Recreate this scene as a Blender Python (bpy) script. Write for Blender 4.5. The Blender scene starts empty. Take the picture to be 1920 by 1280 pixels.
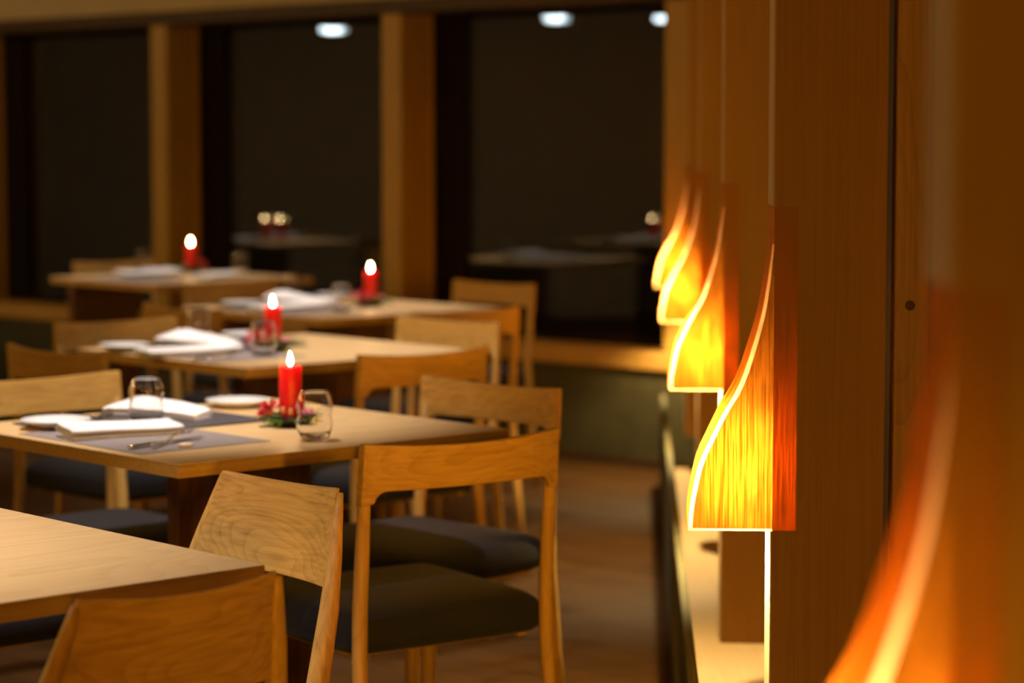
import bpy, bmesh, math, random
from mathutils import Vector, Matrix
random.seed(7)
S = bpy.context.scene
COL = S.collection
PI = math.pi

# ------------------------------------------------------------------ camera
FPX = 4550.0
CAM_H = 1.316
TILT = math.atan(375.0 / FPX)
cam_d = bpy.data.cameras.new('camera')
cam = bpy.data.objects.new('camera', cam_d); COL.objects.link(cam)
cam.location = (0, 0, CAM_H)
cam.rotation_euler = (PI / 2 - TILT, 0, 0)
cam_d.sensor_width = 36.0
cam_d.lens = FPX / 1920.0 * 36.0
cam_d.clip_start = 0.05
cam_d.clip_end = 100
cam_d.dof.use_dof = True
cam_d.dof.focus_distance = 3.72
cam_d.dof.aperture_fstop = 3.3
S.camera = cam

# ------------------------------------------------------------------ world, exposure
S.view_settings.view_transform = 'Standard'
S.view_settings.look = 'None'
S.view_settings.exposure = 0.0
S.view_settings.gamma = 1.0
S.view_settings.use_curve_mapping = False
w = bpy.data.worlds.new('night'); S.world = w; w.use_nodes = True
w.node_tree.nodes['Background'].inputs[0].default_value = (0.30, 0.20, 0.10, 1)
w.node_tree.nodes['Background'].inputs[1].default_value = 0.008

# ------------------------------------------------------------------ room lights, with added fills
def area(name, loc, target, sx, sy, power, col):
    d = bpy.data.lights.new(name, 'AREA'); d.shape = 'RECTANGLE'; d.size = sx; d.size_y = sy
    d.energy = power; d.color = col
    o = bpy.data.objects.new(name, d); COL.objects.link(o); o.location = loc
    o.rotation_euler = (Vector(target) - Vector(loc)).to_track_quat('-Z', 'Y').to_euler()
    return o
def spot(name, loc, target, power, col, deg=60, blend=0.6, r=0.04):
    d = bpy.data.lights.new(name, 'SPOT'); d.energy = power; d.color = col
    d.spot_size = math.radians(deg); d.spot_blend = blend; d.shadow_soft_size = r
    o = bpy.data.objects.new(name, d); COL.objects.link(o); o.location = loc
    o.rotation_euler = (Vector(target) - Vector(loc)).to_track_quat('-Z', 'Y').to_euler()
    return o
AMB = (1.0, 0.56, 0.10)
ORG = (1.0, 0.47, 0.03)
WHT = (1.0, 0.90, 0.82)
area('left_fill', (-6.4, 7.5, 2.42), (-0.8, 7.0, 0.9), 9.0, 0.10, 78, AMB)  # added unseen fill, stands in for warm room light from the left
area('ceiling_fill', (-2.4, 6.0, 2.45), (-2.4, 6.0, 0), 4.0, 9.0, 11, AMB)  # added unseen ceiling-wide fill, stands in for warm ambient light
area('rear_fill', (-0.5, -1.75, 1.5), (-0.3, 5.0, 0.8), 0.6, 0.8, 17, ORG)  # added unseen orange fill behind the camera
spot('rear_fill_beam', (0.25, -1.6, 1.1), (-0.18, 4.4, 0.68), 330, ORG, 13, 0.7, 0.15)  # added unseen beam that turns the near chair backs orange
spot('table_spot', (-1.75, 3.10, 2.42), (-1.22, 3.40, 0.74), 290, WHT, 58, 0.9)
spot('table_spot', (-0.70, 4.60, 2.42), (-0.82, 5.12, 0.74), 200, WHT, 56, 0.9)
spot('table_spot', (-0.75, 6.55, 2.42), (-0.60, 6.85, 0.74), 180, WHT, 58, 0.9)
spot('table_spot', (-0.65, 8.30, 2.42), (-0.65, 8.60, 0.74), 120, WHT, 58, 0.9)
spot('table_spot', (-1.6, 10.2, 2.42), (-1.6, 10.4, 0.74), 80, WHT, 58, 0.9)

# ------------------------------------------------------------------ survey helper: where a sight line meets a level
def at(x, y, h=0.74):
    dx = (x - 960) / FPX; dy = -(y - 640) / FPX
    c, s = math.cos(TILT), math.sin(TILT)
    d = Vector((dx, c + dy * s, -s + dy * c))
    t = (h - CAM_H) / d.z
    return Vector((d.x * t, d.y * t, h))

# ------------------------------------------------------------------ materials
def base_mat(name):
    m = bpy.data.materials.new(name); m.use_nodes = True
    nt = m.node_tree
    return m, nt, nt.nodes['Principled BSDF']
def set_in(b, **kw):
    names = {'color': 'Base Color', 'rough': 'Roughness', 'metal': 'Metallic', 'spec': 'Specular IOR Level',
             'trans': 'Transmission Weight', 'ior': 'IOR', 'sss': 'Subsurface Weight', 'sheen': 'Sheen Weight',
             'ecol': 'Emission Color', 'estr': 'Emission Strength', 'coat': 'Coat Weight'}
    for k, v in kw.items():
        if isinstance(v, tuple) and len(v) == 3: v = (*v, 1)
        b.inputs[names[k]].default_value = v
def coords(nt, scale, rot=(0, 0, 0), rnd=True):
    tc = nt.nodes.new('ShaderNodeTexCoord'); mp = nt.nodes.new('ShaderNodeMapping')
    mp.inputs['Scale'].default_value = scale; mp.inputs['Rotation'].default_value = rot
    if rnd:
        oi = nt.nodes.new('ShaderNodeObjectInfo'); va = nt.nodes.new('ShaderNodeVectorMath'); va.operation = 'ADD'
        ml = nt.nodes.new('ShaderNodeMath'); ml.operation = 'MULTIPLY'; ml.inputs[1].default_value = 9.0
        nt.links.new(oi.outputs['Random'], ml.inputs[0])
        nt.links.new(tc.outputs['Object'], va.inputs[0]); nt.links.new(ml.outputs[0], va.inputs[1])
        nt.links.new(va.outputs[0], mp.inputs[0])
    else:
        nt.links.new(tc.outputs['Object'], mp.inputs[0])
    return mp
def ramp(nt, c0, c1, p0=0.3, p1=0.7):
    r = nt.nodes.new('ShaderNodeValToRGB')
    r.color_ramp.elements[0].color = (*c0, 1); r.color_ramp.elements[0].position = p0
    r.color_ramp.elements[1].color = (*c1, 1); r.color_ramp.elements[1].position = p1
    return r
def wood(name, light, dark, axis='x', rough=0.45, rings=True, ringscale=9.0, fine=1.0, bump=0.15, contrast=0.5, waves=16.0):
    """timber: long streaks along an axis, plus wavy growth rings"""
    m, nt, b = base_mat(name)
    ax = {'x': 0, 'y': 1, 'z': 2}[axis]
    sc = [130.0 * fine] * 3; sc[ax] = 4.0
    mp = coords(nt, tuple(sc))
    n1 = nt.nodes.new('ShaderNodeTexNoise'); n1.inputs['Scale'].default_value = 1.0; n1.inputs['Detail'].default_value = 4
    nt.links.new(mp.outputs[0], n1.inputs['Vector'])
    sc2 = [ringscale] * 3; sc2[ax] = ringscale * 0.28
    mp2 = coords(nt, tuple(sc2))
    n2 = nt.nodes.new('ShaderNodeTexNoise'); n2.inputs['Scale'].default_value = 1.0; n2.inputs['Detail'].default_value = 1.5
    nt.links.new(mp2.outputs[0], n2.inputs['Vector'])
    mu = nt.nodes.new('ShaderNodeMath'); mu.operation = 'MULTIPLY'; mu.inputs[1].default_value = waves
    nt.links.new(n2.outputs['Fac'], mu.inputs[0])
    fr = nt.nodes.new('ShaderNodeMath'); fr.operation = 'FRACT'; nt.links.new(mu.outputs[0], fr.inputs[0])
    pw = nt.nodes.new('ShaderNodeMath'); pw.operation = 'POWER'; pw.inputs[1].default_value = 3.0
    nt.links.new(fr.outputs[0], pw.inputs[0])
    mix = nt.nodes.new('ShaderNodeMath'); mix.operation = 'MULTIPLY_ADD'
    mix.inputs[1].default_value = contrast if rings else 0.0
    nt.links.new(pw.outputs[0], mix.inputs[0]); nt.links.new(n1.outputs['Fac'], mix.inputs[2])
    r = ramp(nt, light, dark, 0.38, 1.05)
    nt.links.new(mix.outputs[0], r.inputs[0]); nt.links.new(r.outputs[0], b.inputs['Base Color'])
    bp = nt.nodes.new('ShaderNodeBump'); bp.inputs['Strength'].default_value = bump; bp.inputs['Distance'].default_value = 0.002
    nt.links.new(n1.outputs['Fac'], bp.inputs['Height']); nt.links.new(bp.outputs[0], b.inputs['Normal'])
    set_in(b, rough=rough, spec=0.35)
    return m
def noisy(name, c0, c1, scale=40.0, rough=0.7, bump=0.2, dist=0.002, **kw):
    m, nt, b = base_mat(name)
    mp = coords(nt, (scale,) * 3, rnd=False)
    n = nt.nodes.new('ShaderNodeTexNoise'); n.inputs['Scale'].default_value = 1.0; n.inputs['Detail'].default_value = 4
    nt.links.new(mp.outputs[0], n.inputs['Vector'])
    r = ramp(nt, c0, c1); nt.links.new(n.outputs['Fac'], r.inputs[0]); nt.links.new(r.outputs[0], b.inputs['Base Color'])
    bp = nt.nodes.new('ShaderNodeBump'); bp.inputs['Strength'].default_value = bump; bp.inputs['Distance'].default_value = dist
    nt.links.new(n.outputs['Fac'], bp.inputs['Height']); nt.links.new(bp.outputs[0], b.inputs['Normal'])
    set_in(b, rough=rough, **kw)
    return m

OAK_L, OAK_D = (0.60, 0.34, 0.085), (0.36, 0.175, 0.035)
M = {}
M['oak_x'] = wood('oak_across', OAK_L, OAK_D, 'x', contrast=0.2)
M['oak_y'] = wood('oak_lengthwise', OAK_L, OAK_D, 'y')
M['oak_z'] = wood('oak_upright', OAK_L, OAK_D, 'z', contrast=0.2)
M['oak_figured'] = wood('oak_figured', OAK_L, (0.30, 0.15, 0.03), 'x', ringscale=5.5, contrast=0.22, waves=40.0)
M['top'] = wood('oak_tabletop', (0.70, 0.47, 0.23), (0.56, 0.35, 0.145), 'x', rough=0.42, ringscale=4, contrast=0.25, bump=0.05)
M['edge'] = wood('oak_table_edge', (0.66, 0.40, 0.12), (0.46, 0.25, 0.07), 'x', rough=0.5, contrast=0.2, bump=0.05)
M['slab'] = wood('walnut_slab', (0.20, 0.085, 0.035), (0.10, 0.04, 0.018), 'z', rough=0.5, contrast=0.3)
M['panel'] = wood('cedar_panel', (0.52, 0.26, 0.05), (0.39, 0.185, 0.033), 'z', rough=0.55, rings=False, fine=2.6, bump=0.1)
M['panel_lit_edge'] = wood('cedar_lit_edge', (0.66, 0.44, 0.24), (0.5, 0.30, 0.15), 'z', rough=0.5, rings=False)  # lighter than the boards: light catching the fin edge, put into the colour
M['pine'] = wood('pine_post', (0.72, 0.40, 0.12), (0.45, 0.20, 0.06), 'z', rough=0.5, ringscale=5, contrast=0.18)
M['knot'] = noisy('pine_knot', (0.16, 0.05, 0.015), (0.07, 0.02, 0.008), 160, 0.5)
M['post'] = wood('window_post', (0.46, 0.275, 0.055), (0.32, 0.175, 0.03), 'z', rough=0.5, contrast=0.15)
M['post_side'] = M['post']
M['header'] = wood('dark_header', (0.07, 0.035, 0.016), (0.04, 0.02, 0.01), 'x', rough=0.6)
M['frame'] = noisy('dark_window_frame', (0.018, 0.010, 0.006), (0.012, 0.007, 0.005), 20, 0.9, spec=0.05)
M['plaster'] = noisy('olive_plaster', (0.075, 0.066, 0.028), (0.052, 0.046, 0.02), 9, 0.85, 0.3)
M['plaster_pale'] = noisy('pale_plaster', (0.52, 0.42, 0.26), (0.46, 0.37, 0.22), 5, 0.85)
M['plaster_light'] = noisy('cream_plaster', (0.80, 0.66, 0.44), (0.76, 0.62, 0.40), 5, 0.85)
M['felt'] = noisy('seat_fabric', (0.012, 0.012, 0.016), (0.026, 0.026, 0.032), 420, 0.95, 0.5, 0.001, spec=0.1, sheen=0.08)
M['bench_felt'] = noisy('bench_fabric', (0.12, 0.108, 0.05), (0.16, 0.145, 0.07), 300, 0.95, 0.4, 0.001)
M['ledge'] = wood('pale_ledge', (0.72, 0.52, 0.30), (0.6, 0.40, 0.2), 'y', rough=0.5, contrast=0.2)
M['dark_wall'] = noisy('shade_dark_wall', (0.022, 0.013, 0.008), (0.03, 0.018, 0.01), 12, 0.7)  # wall coloured dark so the gap by the posts reads as shade
M['china'] = noisy('white_china', (0.80, 0.79, 0.78), (0.84, 0.83, 0.82), 3, 0.16, 0.0, spec=0.6)
M['linen'] = noisy('white_linen', (0.80, 0.78, 0.79), (0.86, 0.84, 0.85), 700, 0.9, 0.35, 0.0005, sheen=0.2)
M['steel'] = noisy('polished_steel', (0.72, 0.70, 0.67), (0.78, 0.76, 0.73), 30, 0.16, 0.0, metal=1.0)
M['bowl'] = noisy('black_glazed_bowl', (0.008, 0.007, 0.008), (0.015, 0.013, 0.014), 20, 0.22, 0.0)
M['leaf'] = noisy('fir_green', (0.04, 0.15, 0.02), (0.13, 0.30, 0.04), 90, 0.55)
M['rose'] = noisy('crimson_petal', (0.42, 0.004, 0.012), (0.62, 0.010, 0.02), 60, 0.6, sheen=0.3)
M['pink'] = noisy('pink_petal', (0.72, 0.16, 0.30), (0.85, 0.32, 0.45), 60, 0.6)
M['peach'] = noisy('dried_peach_pod', (0.72, 0.34, 0.16), (0.62, 0.22, 0.12), 60, 0.6)
M['wick'] = noisy('charred_wick', (0.02, 0.015, 0.01), (0.03, 0.02, 0.015), 50, 0.9)
M['black_metal'] = noisy('black_metal', (0.02, 0.02, 0.02), (0.03, 0.03, 0.03), 30, 0.4)
M['stoneware'] = noisy('cream_stoneware', (0.78, 0.72, 0.64), (0.7, 0.62, 0.5), 80, 0.35)

# woven mats: light and dark tones put grazing reflection into the colour
def woven(name, c0, c1):
    m, nt, b = base_mat(name)
    tc = nt.nodes.new('ShaderNodeTexCoord')
    ck = nt.nodes.new('ShaderNodeTexChecker'); ck.inputs['Scale'].default_value = 210
    ck.inputs['Color1'].default_value = (*c0, 1); ck.inputs['Color2'].default_value = (*c1, 1)
    nt.links.new(tc.outputs['Object'], ck.inputs['Vector'])
    nt.links.new(ck.outputs['Color'], b.inputs['Base Color'])
    bp = nt.nodes.new('ShaderNodeBump'); bp.inputs['Strength'].default_value = 0.6; bp.inputs['Distance'].default_value = 0.001
    nt.links.new(ck.outputs['Fac'], bp.inputs['Height']); nt.links.new(bp.outputs[0], b.inputs['Normal'])
    set_in(b, rough=0.55); return m
M['mat_light'] = woven('woven_vinyl_reflect_light', (0.36, 0.31, 0.30), (0.16, 0.13, 0.125))
M['mat_dark'] = woven('woven_vinyl_reflect_dark', (0.10, 0.088, 0.10), (0.05, 0.045, 0.055))

m, nt, b = base_mat('red_wax'); set_in(b, color=(0.72, 0.004, 0.006), rough=0.35, sss=0.8)
b.inputs['Subsurface Radius'].default_value = (1.0, 0.16, 0.04); b.inputs['Subsurface Scale'].default_value = 0.012
mp = coords(nt, (30, 30, 30)); n = nt.nodes.new('ShaderNodeTexNoise'); nt.links.new(mp.outputs[0], n.inputs['Vector'])
r = ramp(nt, (0.80, 0.006, 0.006), (0.62, 0.003, 0.005)); nt.links.new(n.outputs['Fac'], r.inputs[0]); nt.links.new(r.outputs[0], b.inputs['Base Color'])
M['wax'] = m
def emis(name, col, strength):
    m, nt, b = base_mat(name); nt.nodes.remove(b)
    e = nt.nodes.new('ShaderNodeEmission'); e.inputs[0].default_value = (*col, 1); e.inputs[1].default_value = strength
    nt.links.new(e.outputs[0], nt.nodes['Material Output'].inputs[0]); return m
M['flame'] = emis('candle_flame', (1.0, 0.66, 0.28), 170)
M['bulb'] = emis('lamp_bulb', (1.0, 0.66, 0.30), 330)
M['pendant_lens'] = emis('pendant_lens', (0.80, 0.95, 1.0), 38)
m, nt, b = base_mat('clear_glass'); set_in(b, color=(1, 1, 1), rough=0.0, trans=1.0, ior=1.46); M['glass'] = m
m, nt, b = base_mat('window_glass'); set_in(b, color=(0.93, 0.95, 0.93), rough=0.0, trans=1.0, ior=1.5); M['pane'] = m

def veneer(name, col_a, col_b, diff, grain=(560, 560, 9), fac=0.42):
    """thin wood veneer: scatters the light of the bulb behind it"""
    m, nt, b = base_mat(name); nt.nodes.remove(b)
    mp = coords(nt, grain); n = nt.nodes.new('ShaderNodeTexNoise'); n.inputs['Detail'].default_value = 3
    n.inputs['Scale'].default_value = 1; nt.links.new(mp.outputs[0], n.inputs['Vector'])
    r = ramp(nt, col_a, col_b, 0.42, 0.60); nt.links.new(n.outputs['Fac'], r.inputs[0])
    mp2 = coords(nt, (26, 26, 16)); n2 = nt.nodes.new('ShaderNodeTexNoise'); n2.inputs['Scale'].default_value = 1
    n2.inputs['Detail'].default_value = 2
    nt.links.new(mp2.outputs[0], n2.inputs['Vector'])
    r2 = ramp(nt, (0.55, 0.55, 0.55), (1, 1, 1), 0.3, 0.6); nt.links.new(n2.outputs['Fac'], r2.inputs[0])
    mm = nt.nodes.new('ShaderNodeMixRGB'); mm.blend_type = 'MULTIPLY'; mm.inputs[0].default_value = 1
    nt.links.new(r.outputs[0], mm.inputs[1]); nt.links.new(r2.outputs[0], mm.inputs[2])
    t = nt.nodes.new('ShaderNodeBsdfTranslucent'); nt.links.new(mm.outputs[0], t.inputs[0])
    d = nt.nodes.new('ShaderNodeBsdfDiffuse'); d.inputs[0].default_value = (*diff, 1)
    mx = nt.nodes.new('ShaderNodeMixShader'); mx.inputs[0].default_value = fac
    nt.links.new(t.outputs[0], mx.inputs[1]); nt.links.new(d.outputs[0], mx.inputs[2])
    nt.links.new(mx.outputs[0], nt.nodes['Material Output'].inputs[0]); return m
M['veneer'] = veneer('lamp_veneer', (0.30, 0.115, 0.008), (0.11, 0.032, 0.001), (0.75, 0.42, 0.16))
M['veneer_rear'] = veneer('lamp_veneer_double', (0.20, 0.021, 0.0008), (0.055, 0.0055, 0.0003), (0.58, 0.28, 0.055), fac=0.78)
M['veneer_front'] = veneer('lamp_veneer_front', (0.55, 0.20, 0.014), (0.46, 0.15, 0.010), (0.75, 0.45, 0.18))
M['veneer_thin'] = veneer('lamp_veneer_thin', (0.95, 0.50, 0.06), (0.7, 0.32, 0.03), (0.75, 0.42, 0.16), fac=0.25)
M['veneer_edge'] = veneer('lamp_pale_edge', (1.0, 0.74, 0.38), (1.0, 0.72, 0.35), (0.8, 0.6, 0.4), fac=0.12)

# floor: long brown boards
m, nt, b = base_mat('brown_floorboards')
mp = coords(nt, (1, 1, 1), (0, 0, math.radians(47)), rnd=False)
br = nt.nodes.new('ShaderNodeTexBrick'); br.inputs['Scale'].default_value = 1.0
br.inputs['Brick Width'].default_value = 1.2; br.inputs['Row Height'].default_value = 0.12; br.inputs['Mortar Size'].default_value = 0.0025
br.inputs['Color1'].default_value = (0.085, 0.038, 0.009, 1); br.inputs['Color2'].default_value = (0.062, 0.027, 0.006, 1)
br.inputs['Mortar'].default_value = (0.03, 0.014, 0.006, 1)
nt.links.new(mp.outputs[0], br.inputs['Vector'])
mp2 = coords(nt, (4, 90, 4), (0, 0, math.radians(47)), rnd=False); n = nt.nodes.new('ShaderNodeTexNoise'); n.inputs['Scale'].default_value = 1; n.inputs['Detail'].default_value = 4
nt.links.new(mp2.outputs[0], n.inputs['Vector'])
r = ramp(nt, (0.6, 0.6, 0.6), (1.25, 1.2, 1.15)); nt.links.new(n.outputs['Fac'], r.inputs[0])
mm = nt.nodes.new('ShaderNodeMixRGB'); mm.blend_type = 'MULTIPLY'; mm.inputs[0].default_value = 1
nt.links.new(br.outputs['Color'], mm.inputs[1]); nt.links.new(r.outputs[0], mm.inputs[2]); nt.links.new(mm.outputs[0], b.inputs['Base Color'])
set_in(b, rough=0.7, spec=0.15); M['floor'] = m

# ------------------------------------------------------------------ mesh helpers
def link(name, bm, mat, parent=None, smooth=False, bevel=0, subsurf=0, segs=2, mats=None):
    me = bpy.data.meshes.new(name)
    bmesh.ops.recalc_face_normals(bm, faces=bm.faces)
    bm.to_mesh(me); bm.free()
    for mt in (mats or [mat]): me.materials.append(mt)
    if smooth:
        for p in me.polygons: p.use_smooth = True
    o = bpy.data.objects.new(name, me); COL.objects.link(o)
    if parent: o.parent = parent
    if bevel:
        md = o.modifiers.new('soft_edges', 'BEVEL'); md.width = bevel; md.segments = segs; md.limit_method = 'ANGLE'
        md.angle_limit = math.radians(40)
        for p in me.polygons: p.use_smooth = True
        wn = o.modifiers.new('weighted', 'WEIGHTED_NORMAL'); wn.keep_sharp = False
    if subsurf:
        md = o.modifiers.new('round', 'SUBSURF'); md.levels = subsurf; md.render_levels = subsurf
    return o
def thing(name, label, cat, loc=(0, 0, 0), rz=0, group=None):
    o = bpy.data.objects.new(name, None); COL.objects.link(o); o.empty_display_size = 0.1
    o.location = loc; o.rotation_euler = (0, 0, rz)
    return tag(o, label, cat, group)
def tag(o, label, cat, group=None):
    o['label'] = label; o['category'] = cat
    if group: o['group'] = group
    return o
def struct(o, label=None):
    o['kind'] = 'structure'
    if label: o['label'] = label
    return o
def dup(root, name, label, loc, rz, group=None):
    r = root.copy(); COL.objects.link(r); r.name = name; r.location = loc; r.rotation_euler = (0, 0, rz); r['label'] = label
    if group: r['group'] = group
    for ch in [c for c in root.children if c.type != 'LIGHT' or True]:
        c = ch.copy(); COL.objects.link(c); c.parent = r
        for g in ch.children:
            d = g.copy(); COL.objects.link(d); d.parent = c
    return r
def box(bm, x0, x1, y0, y1, z0, z1, mi=0):
    v = [bm.verts.new(p) for p in ((x0, y0, z0), (x1, y0, z0), (x1, y1, z0), (x0, y1, z0), (x0, y0, z1), (x1, y0, z1), (x1, y1, z1), (x0, y1, z1))]
    fs = [bm.faces.new([v[i] for i in f]) for f in ((0, 3, 2, 1), (4, 5, 6, 7), (0, 1, 5, 4), (1, 2, 6, 5), (2, 3, 7, 6), (3, 0, 4, 7))]
    for f in fs: f.material_index = mi
    return fs
def boxbm(*a):
    bm = bmesh.new(); box(bm, *a); return bm
def prism(bm, pts, z0, z1):
    a = [bm.verts.new((p[0], p[1], z0)) for p in pts]; c = [bm.verts.new((p[0], p[1], z1)) for p in pts]
    n = len(pts); bm.faces.new(a[::-1]); bm.faces.new(c)
    for i in range(n): bm.faces.new((a[i], a[(i + 1) % n], c[(i + 1) % n], c[i]))
def tube(bm, path, radii, n=12, cap=True):
    """round or oval bar along a path; radii entries r or (ra, rb)"""
    rings = []
    path = [Vector(p) for p in path]
    for i, p in enumerate(path):
        t = (path[min(i + 1, len(path) - 1)] - path[max(i - 1, 0)]).normalized()
        ref = Vector((0, 1, 0)) if abs(t.y) < 0.9 else Vector((1, 0, 0))
        u = ref.cross(t).normalized(); v = t.cross(u).normalized()
        r = radii[i]; ra, rb = r if isinstance(r, tuple) else (r, r)
        rings.append([bm.verts.new(p + u * ra * math.cos(2 * PI * k / n) + v * rb * math.sin(2 * PI * k / n)) for k in range(n)])
    for a, c in zip(rings, rings[1:]):
        for k in range(n): bm.faces.new((a[k], a[(k + 1) % n], c[(k + 1) % n], c[k]))
    if cap: bm.faces.new(rings[0][::-1]); bm.faces.new(rings[-1])
def lathe(bm, prof, n=40, c=(0, 0), close=False):
    rings = []
    for r, z in prof:
        if r < 1e-6: rings.append([bm.verts.new((c[0], c[1], z))])
        else: rings.append([bm.verts.new((c[0] + r * math.cos(2 * PI * k / n), c[1] + r * math.sin(2 * PI * k / n), z)) for k in range(n)])
    prs = list(zip(rings, rings[1:]))
    if close: prs.append((rings[-1], rings[0]))
    for a, b_ in prs:
        for k in range(n):
            k2 = (k + 1) % n
            if len(a) == 1 and len(b_) == 1: continue
            if len(a) == 1: bm.faces.new((a[0], b_[k2], b_[k]))
            elif len(b_) == 1: bm.faces.new((a[k], a[k2], b_[0]))
            else: bm.faces.new((a[k], a[k2], b_[k2], b_[k]))
def rot2(p, a):
    return Vector((p[0] * math.cos(a) - p[1] * math.sin(a), p[0] * math.sin(a) + p[1] * math.cos(a)))

# directions in plan: AD runs up-left, BD runs up-right
AA = math.radians(90 + 42.3)
BA = math.radians(90 - 47.7)
AD = Vector((math.cos(AA), math.sin(AA))); BD = Vector((math.cos(BA), math.sin(BA)))

# ================================================================== SETTING
CEIL = 2.5
# window wall frame of reference: origin on its front line, local x runs right-to-near, local y runs outwards
W0 = Vector((0.20, 10.06)); WD = Vector((0.735, -0.678)).normalized()
WANG = math.atan2(WD.y, WD.x)
def wpt(s, d):   # s along the wall (+ = to the right), d outward behind the front
    nrm = Vector((-WD.y, WD.x))
    return W0 + WD * s + nrm * d
PS = [(-0.573 - 0.2) / WD.x - 1.18 / WD.x * 2, (-0.573 - 0.2) / WD.x - 1.18 / WD.x, (-0.573 - 0.2) / WD.x, (-0.573 - 0.2) / WD.x + 1.18 / WD.x]
pitch = 1.18 / WD.x
PS = [PS[0] - pitch * k for k in (3, 2, 1)] + PS
def wobj(name, bm, mat, **kw):
    o = link(name, bm, mat, **kw); o.location = (W0.x, W0.y, 0); o.rotation_euler = (0, 0, WANG); return o
LEFT_S = -11.5; RIGHT_S = 1.2
# right side: direction of the lamp row
RA = math.atan(0.0508)                       # lamp row heading away from the camera
def rowx(z, off): return 0.0508 * z + off
floor = struct(link('floor', boxbm(-8.5, 3, -2, 19, -0.06, 0.0), M['floor']))
ceil_ = struct(link('ceiling', boxbm(-8.5, 3, -2, 19, CEIL, CEIL + 0.06), M['plaster_pale']))
struct(link('wall_left', boxbm(-7.6, -7.5, -2, 19, 0, CEIL), M['plaster_light']))
struct(link('wall_back', boxbm(-7.5, 1.5, -2.0, -1.9, 0, CEIL), M['plaster_pale']))
bm = bmesh.new(); prism(bm, [(rowx(-1.9, 0.50), -1.9), (rowx(-1.9, 0.60), -1.9), (rowx(9.9, 0.60), 9.9), (rowx(9.9, 0.50), 9.9)], 0, CEIL)
struct(link('wall_right', bm, M['dark_wall']))
struct(wobj('wall_front', boxbm(LEFT_S, RIGHT_S, 0.0, 0.30, 0, 0.40), M['plaster']))
struct(wobj('wall_front_upper', boxbm(LEFT_S, RIGHT_S, 0.0, 0.30, 1.94, CEIL), M['plaster_pale']))
struct(wobj('trim_1', boxbm(LEFT_S, RIGHT_S, -0.006, 0.30, 1.875, 1.94), M['header'], bevel=0.004), 'dark header beam above the windows')
struct(wobj('trim_2', boxbm(LEFT_S, RIGHT_S, -0.02, 0.30, 0.40, 0.472), M['oak_x'], bevel=0.004), 'oak window sill')
struct(wobj('baseboard_front', boxbm(LEFT_S, RIGHT_S, -0.008, 0.0, 0, 0.035), M['header']))
# closing wood wall right of the last window
struct(wobj('wall_corner', boxbm(PS[-1] + 0.02, RIGHT_S, 0.01, 0.30, 0.472, 1.875), M['post']))
n_t = 3
for i, s in enumerate(PS):
    struct(wobj('trim_%d' % n_t, boxbm(s, s + 0.12, -0.004, 0.20, 0.472, 1.875), M['post'], bevel=0.005), 'golden oak window post'); n_t += 1
    if i < len(PS) - 1:
        a = s + 0.12; e = PS[i + 1]
        bm = bmesh.new()
        box(bm, a, a + 0.20, 0.19, 0.25, 0.472, 1.875); box(bm, e - 0.03, e + 0.01, 0.19, 0.25, 0.472, 1.875)
        box(bm, a + 0.20, e - 0.03, 0.19, 0.25, 1.867, 1.875); box(bm, a + 0.20, e - 0.03, 0.19, 0.25, 0.472, 0.50)
        wf = wobj('window_%d' % (i + 1), bm, M['frame']); struct(wf, 'tall dark window at night')
        bm = bmesh.new(); box(bm, a + 0.17, e - 0.02, 0.205, 0.211, 0.49, 1.85); box(bm, a + 0.17, e - 0.02, 0.228, 0.234, 0.49, 1.85)
        p = link('window_pane', bm, M['pane'], parent=wf)
        bm = bmesh.new(); box(bm, a, a + 0.012, 0.17, 0.20, 0.472, 1.875)
        link('window_bead', bm, M['oak_z'], parent=wf)

# low upholstered bench wall and the lit ledge behind it
def rowprism(z0, z1, o0, o1, h0, h1):
    bm = bmesh.new(); prism(bm, [(rowx(z0, o0), z0), (rowx(z0, o1), z0), (rowx(z1, o1), z1), (rowx(z1, o0), z1)], h0, h1); return bm
o = link('bench_back', rowprism(0.9, 9.25, 0.098, 0.118, 0.0, 0.35), M['bench_felt'], bevel=0.006)
tag(o, 'long low olive felt-covered bench back running along below the row of glowing lamps', 'bench back')
struct(link('trim_20', rowprism(0.9, 9.35, 0.12, 0.50, 0.0, 0.05), M['ledge']), 'pale wooden ledge below the lamps')

# ------------------------------------------------------------------ panels, posts and lamps
ROW = [1.507, 3.45, 5.42, 7.48, 9.28]
ROWNAME = ['nearest, blurred', 'second nearest, sharp', 'third nearest', 'fourth nearest', 'farthest, by the window']
PW = 0.158; PT = 0.13
def lamp_profile():
    k = 3.45 / FPX
    px = [(1456.5, 387), (1455.6, 425), (1452.5, 464), (1448, 500), (1443, 536), (1434, 589), (1418, 648), (1393, 722), (1363, 775), (1338, 827), (1318, 873), (1306, 926), (1300, 965), (1298.5, 999)]
    return [((1457 - x) * k, CAM_H - (y - 265) * k) for x, y in px]
PROF = lamp_profile()
def smoothprof(P, n=44):
    out = []
    for i in range(n):
        t = i / (n - 1) * (len(P) - 1); j = min(int(t), len(P) - 2); f = t - j
        p0, p1, p2, p3 = P[max(j - 1, 0)], P[j], P[j + 1], P[min(j + 2, len(P) - 1)]
        q = [0.5 * (2 * p1[c] + (p2[c] - p0[c]) * f + (2 * p0[c] - 5 * p1[c] + 4 * p2[c] - p3[c]) * f * f + (3 * p1[c] - p0[c] - 3 * p2[c] + p3[c]) * f ** 3) for c in (0, 1)]
        out.append(tuple(q))
    return out
PF = smoothprof(PROF)
ZB = PF[-1][1]; ZT = PF[0][1]
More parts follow.
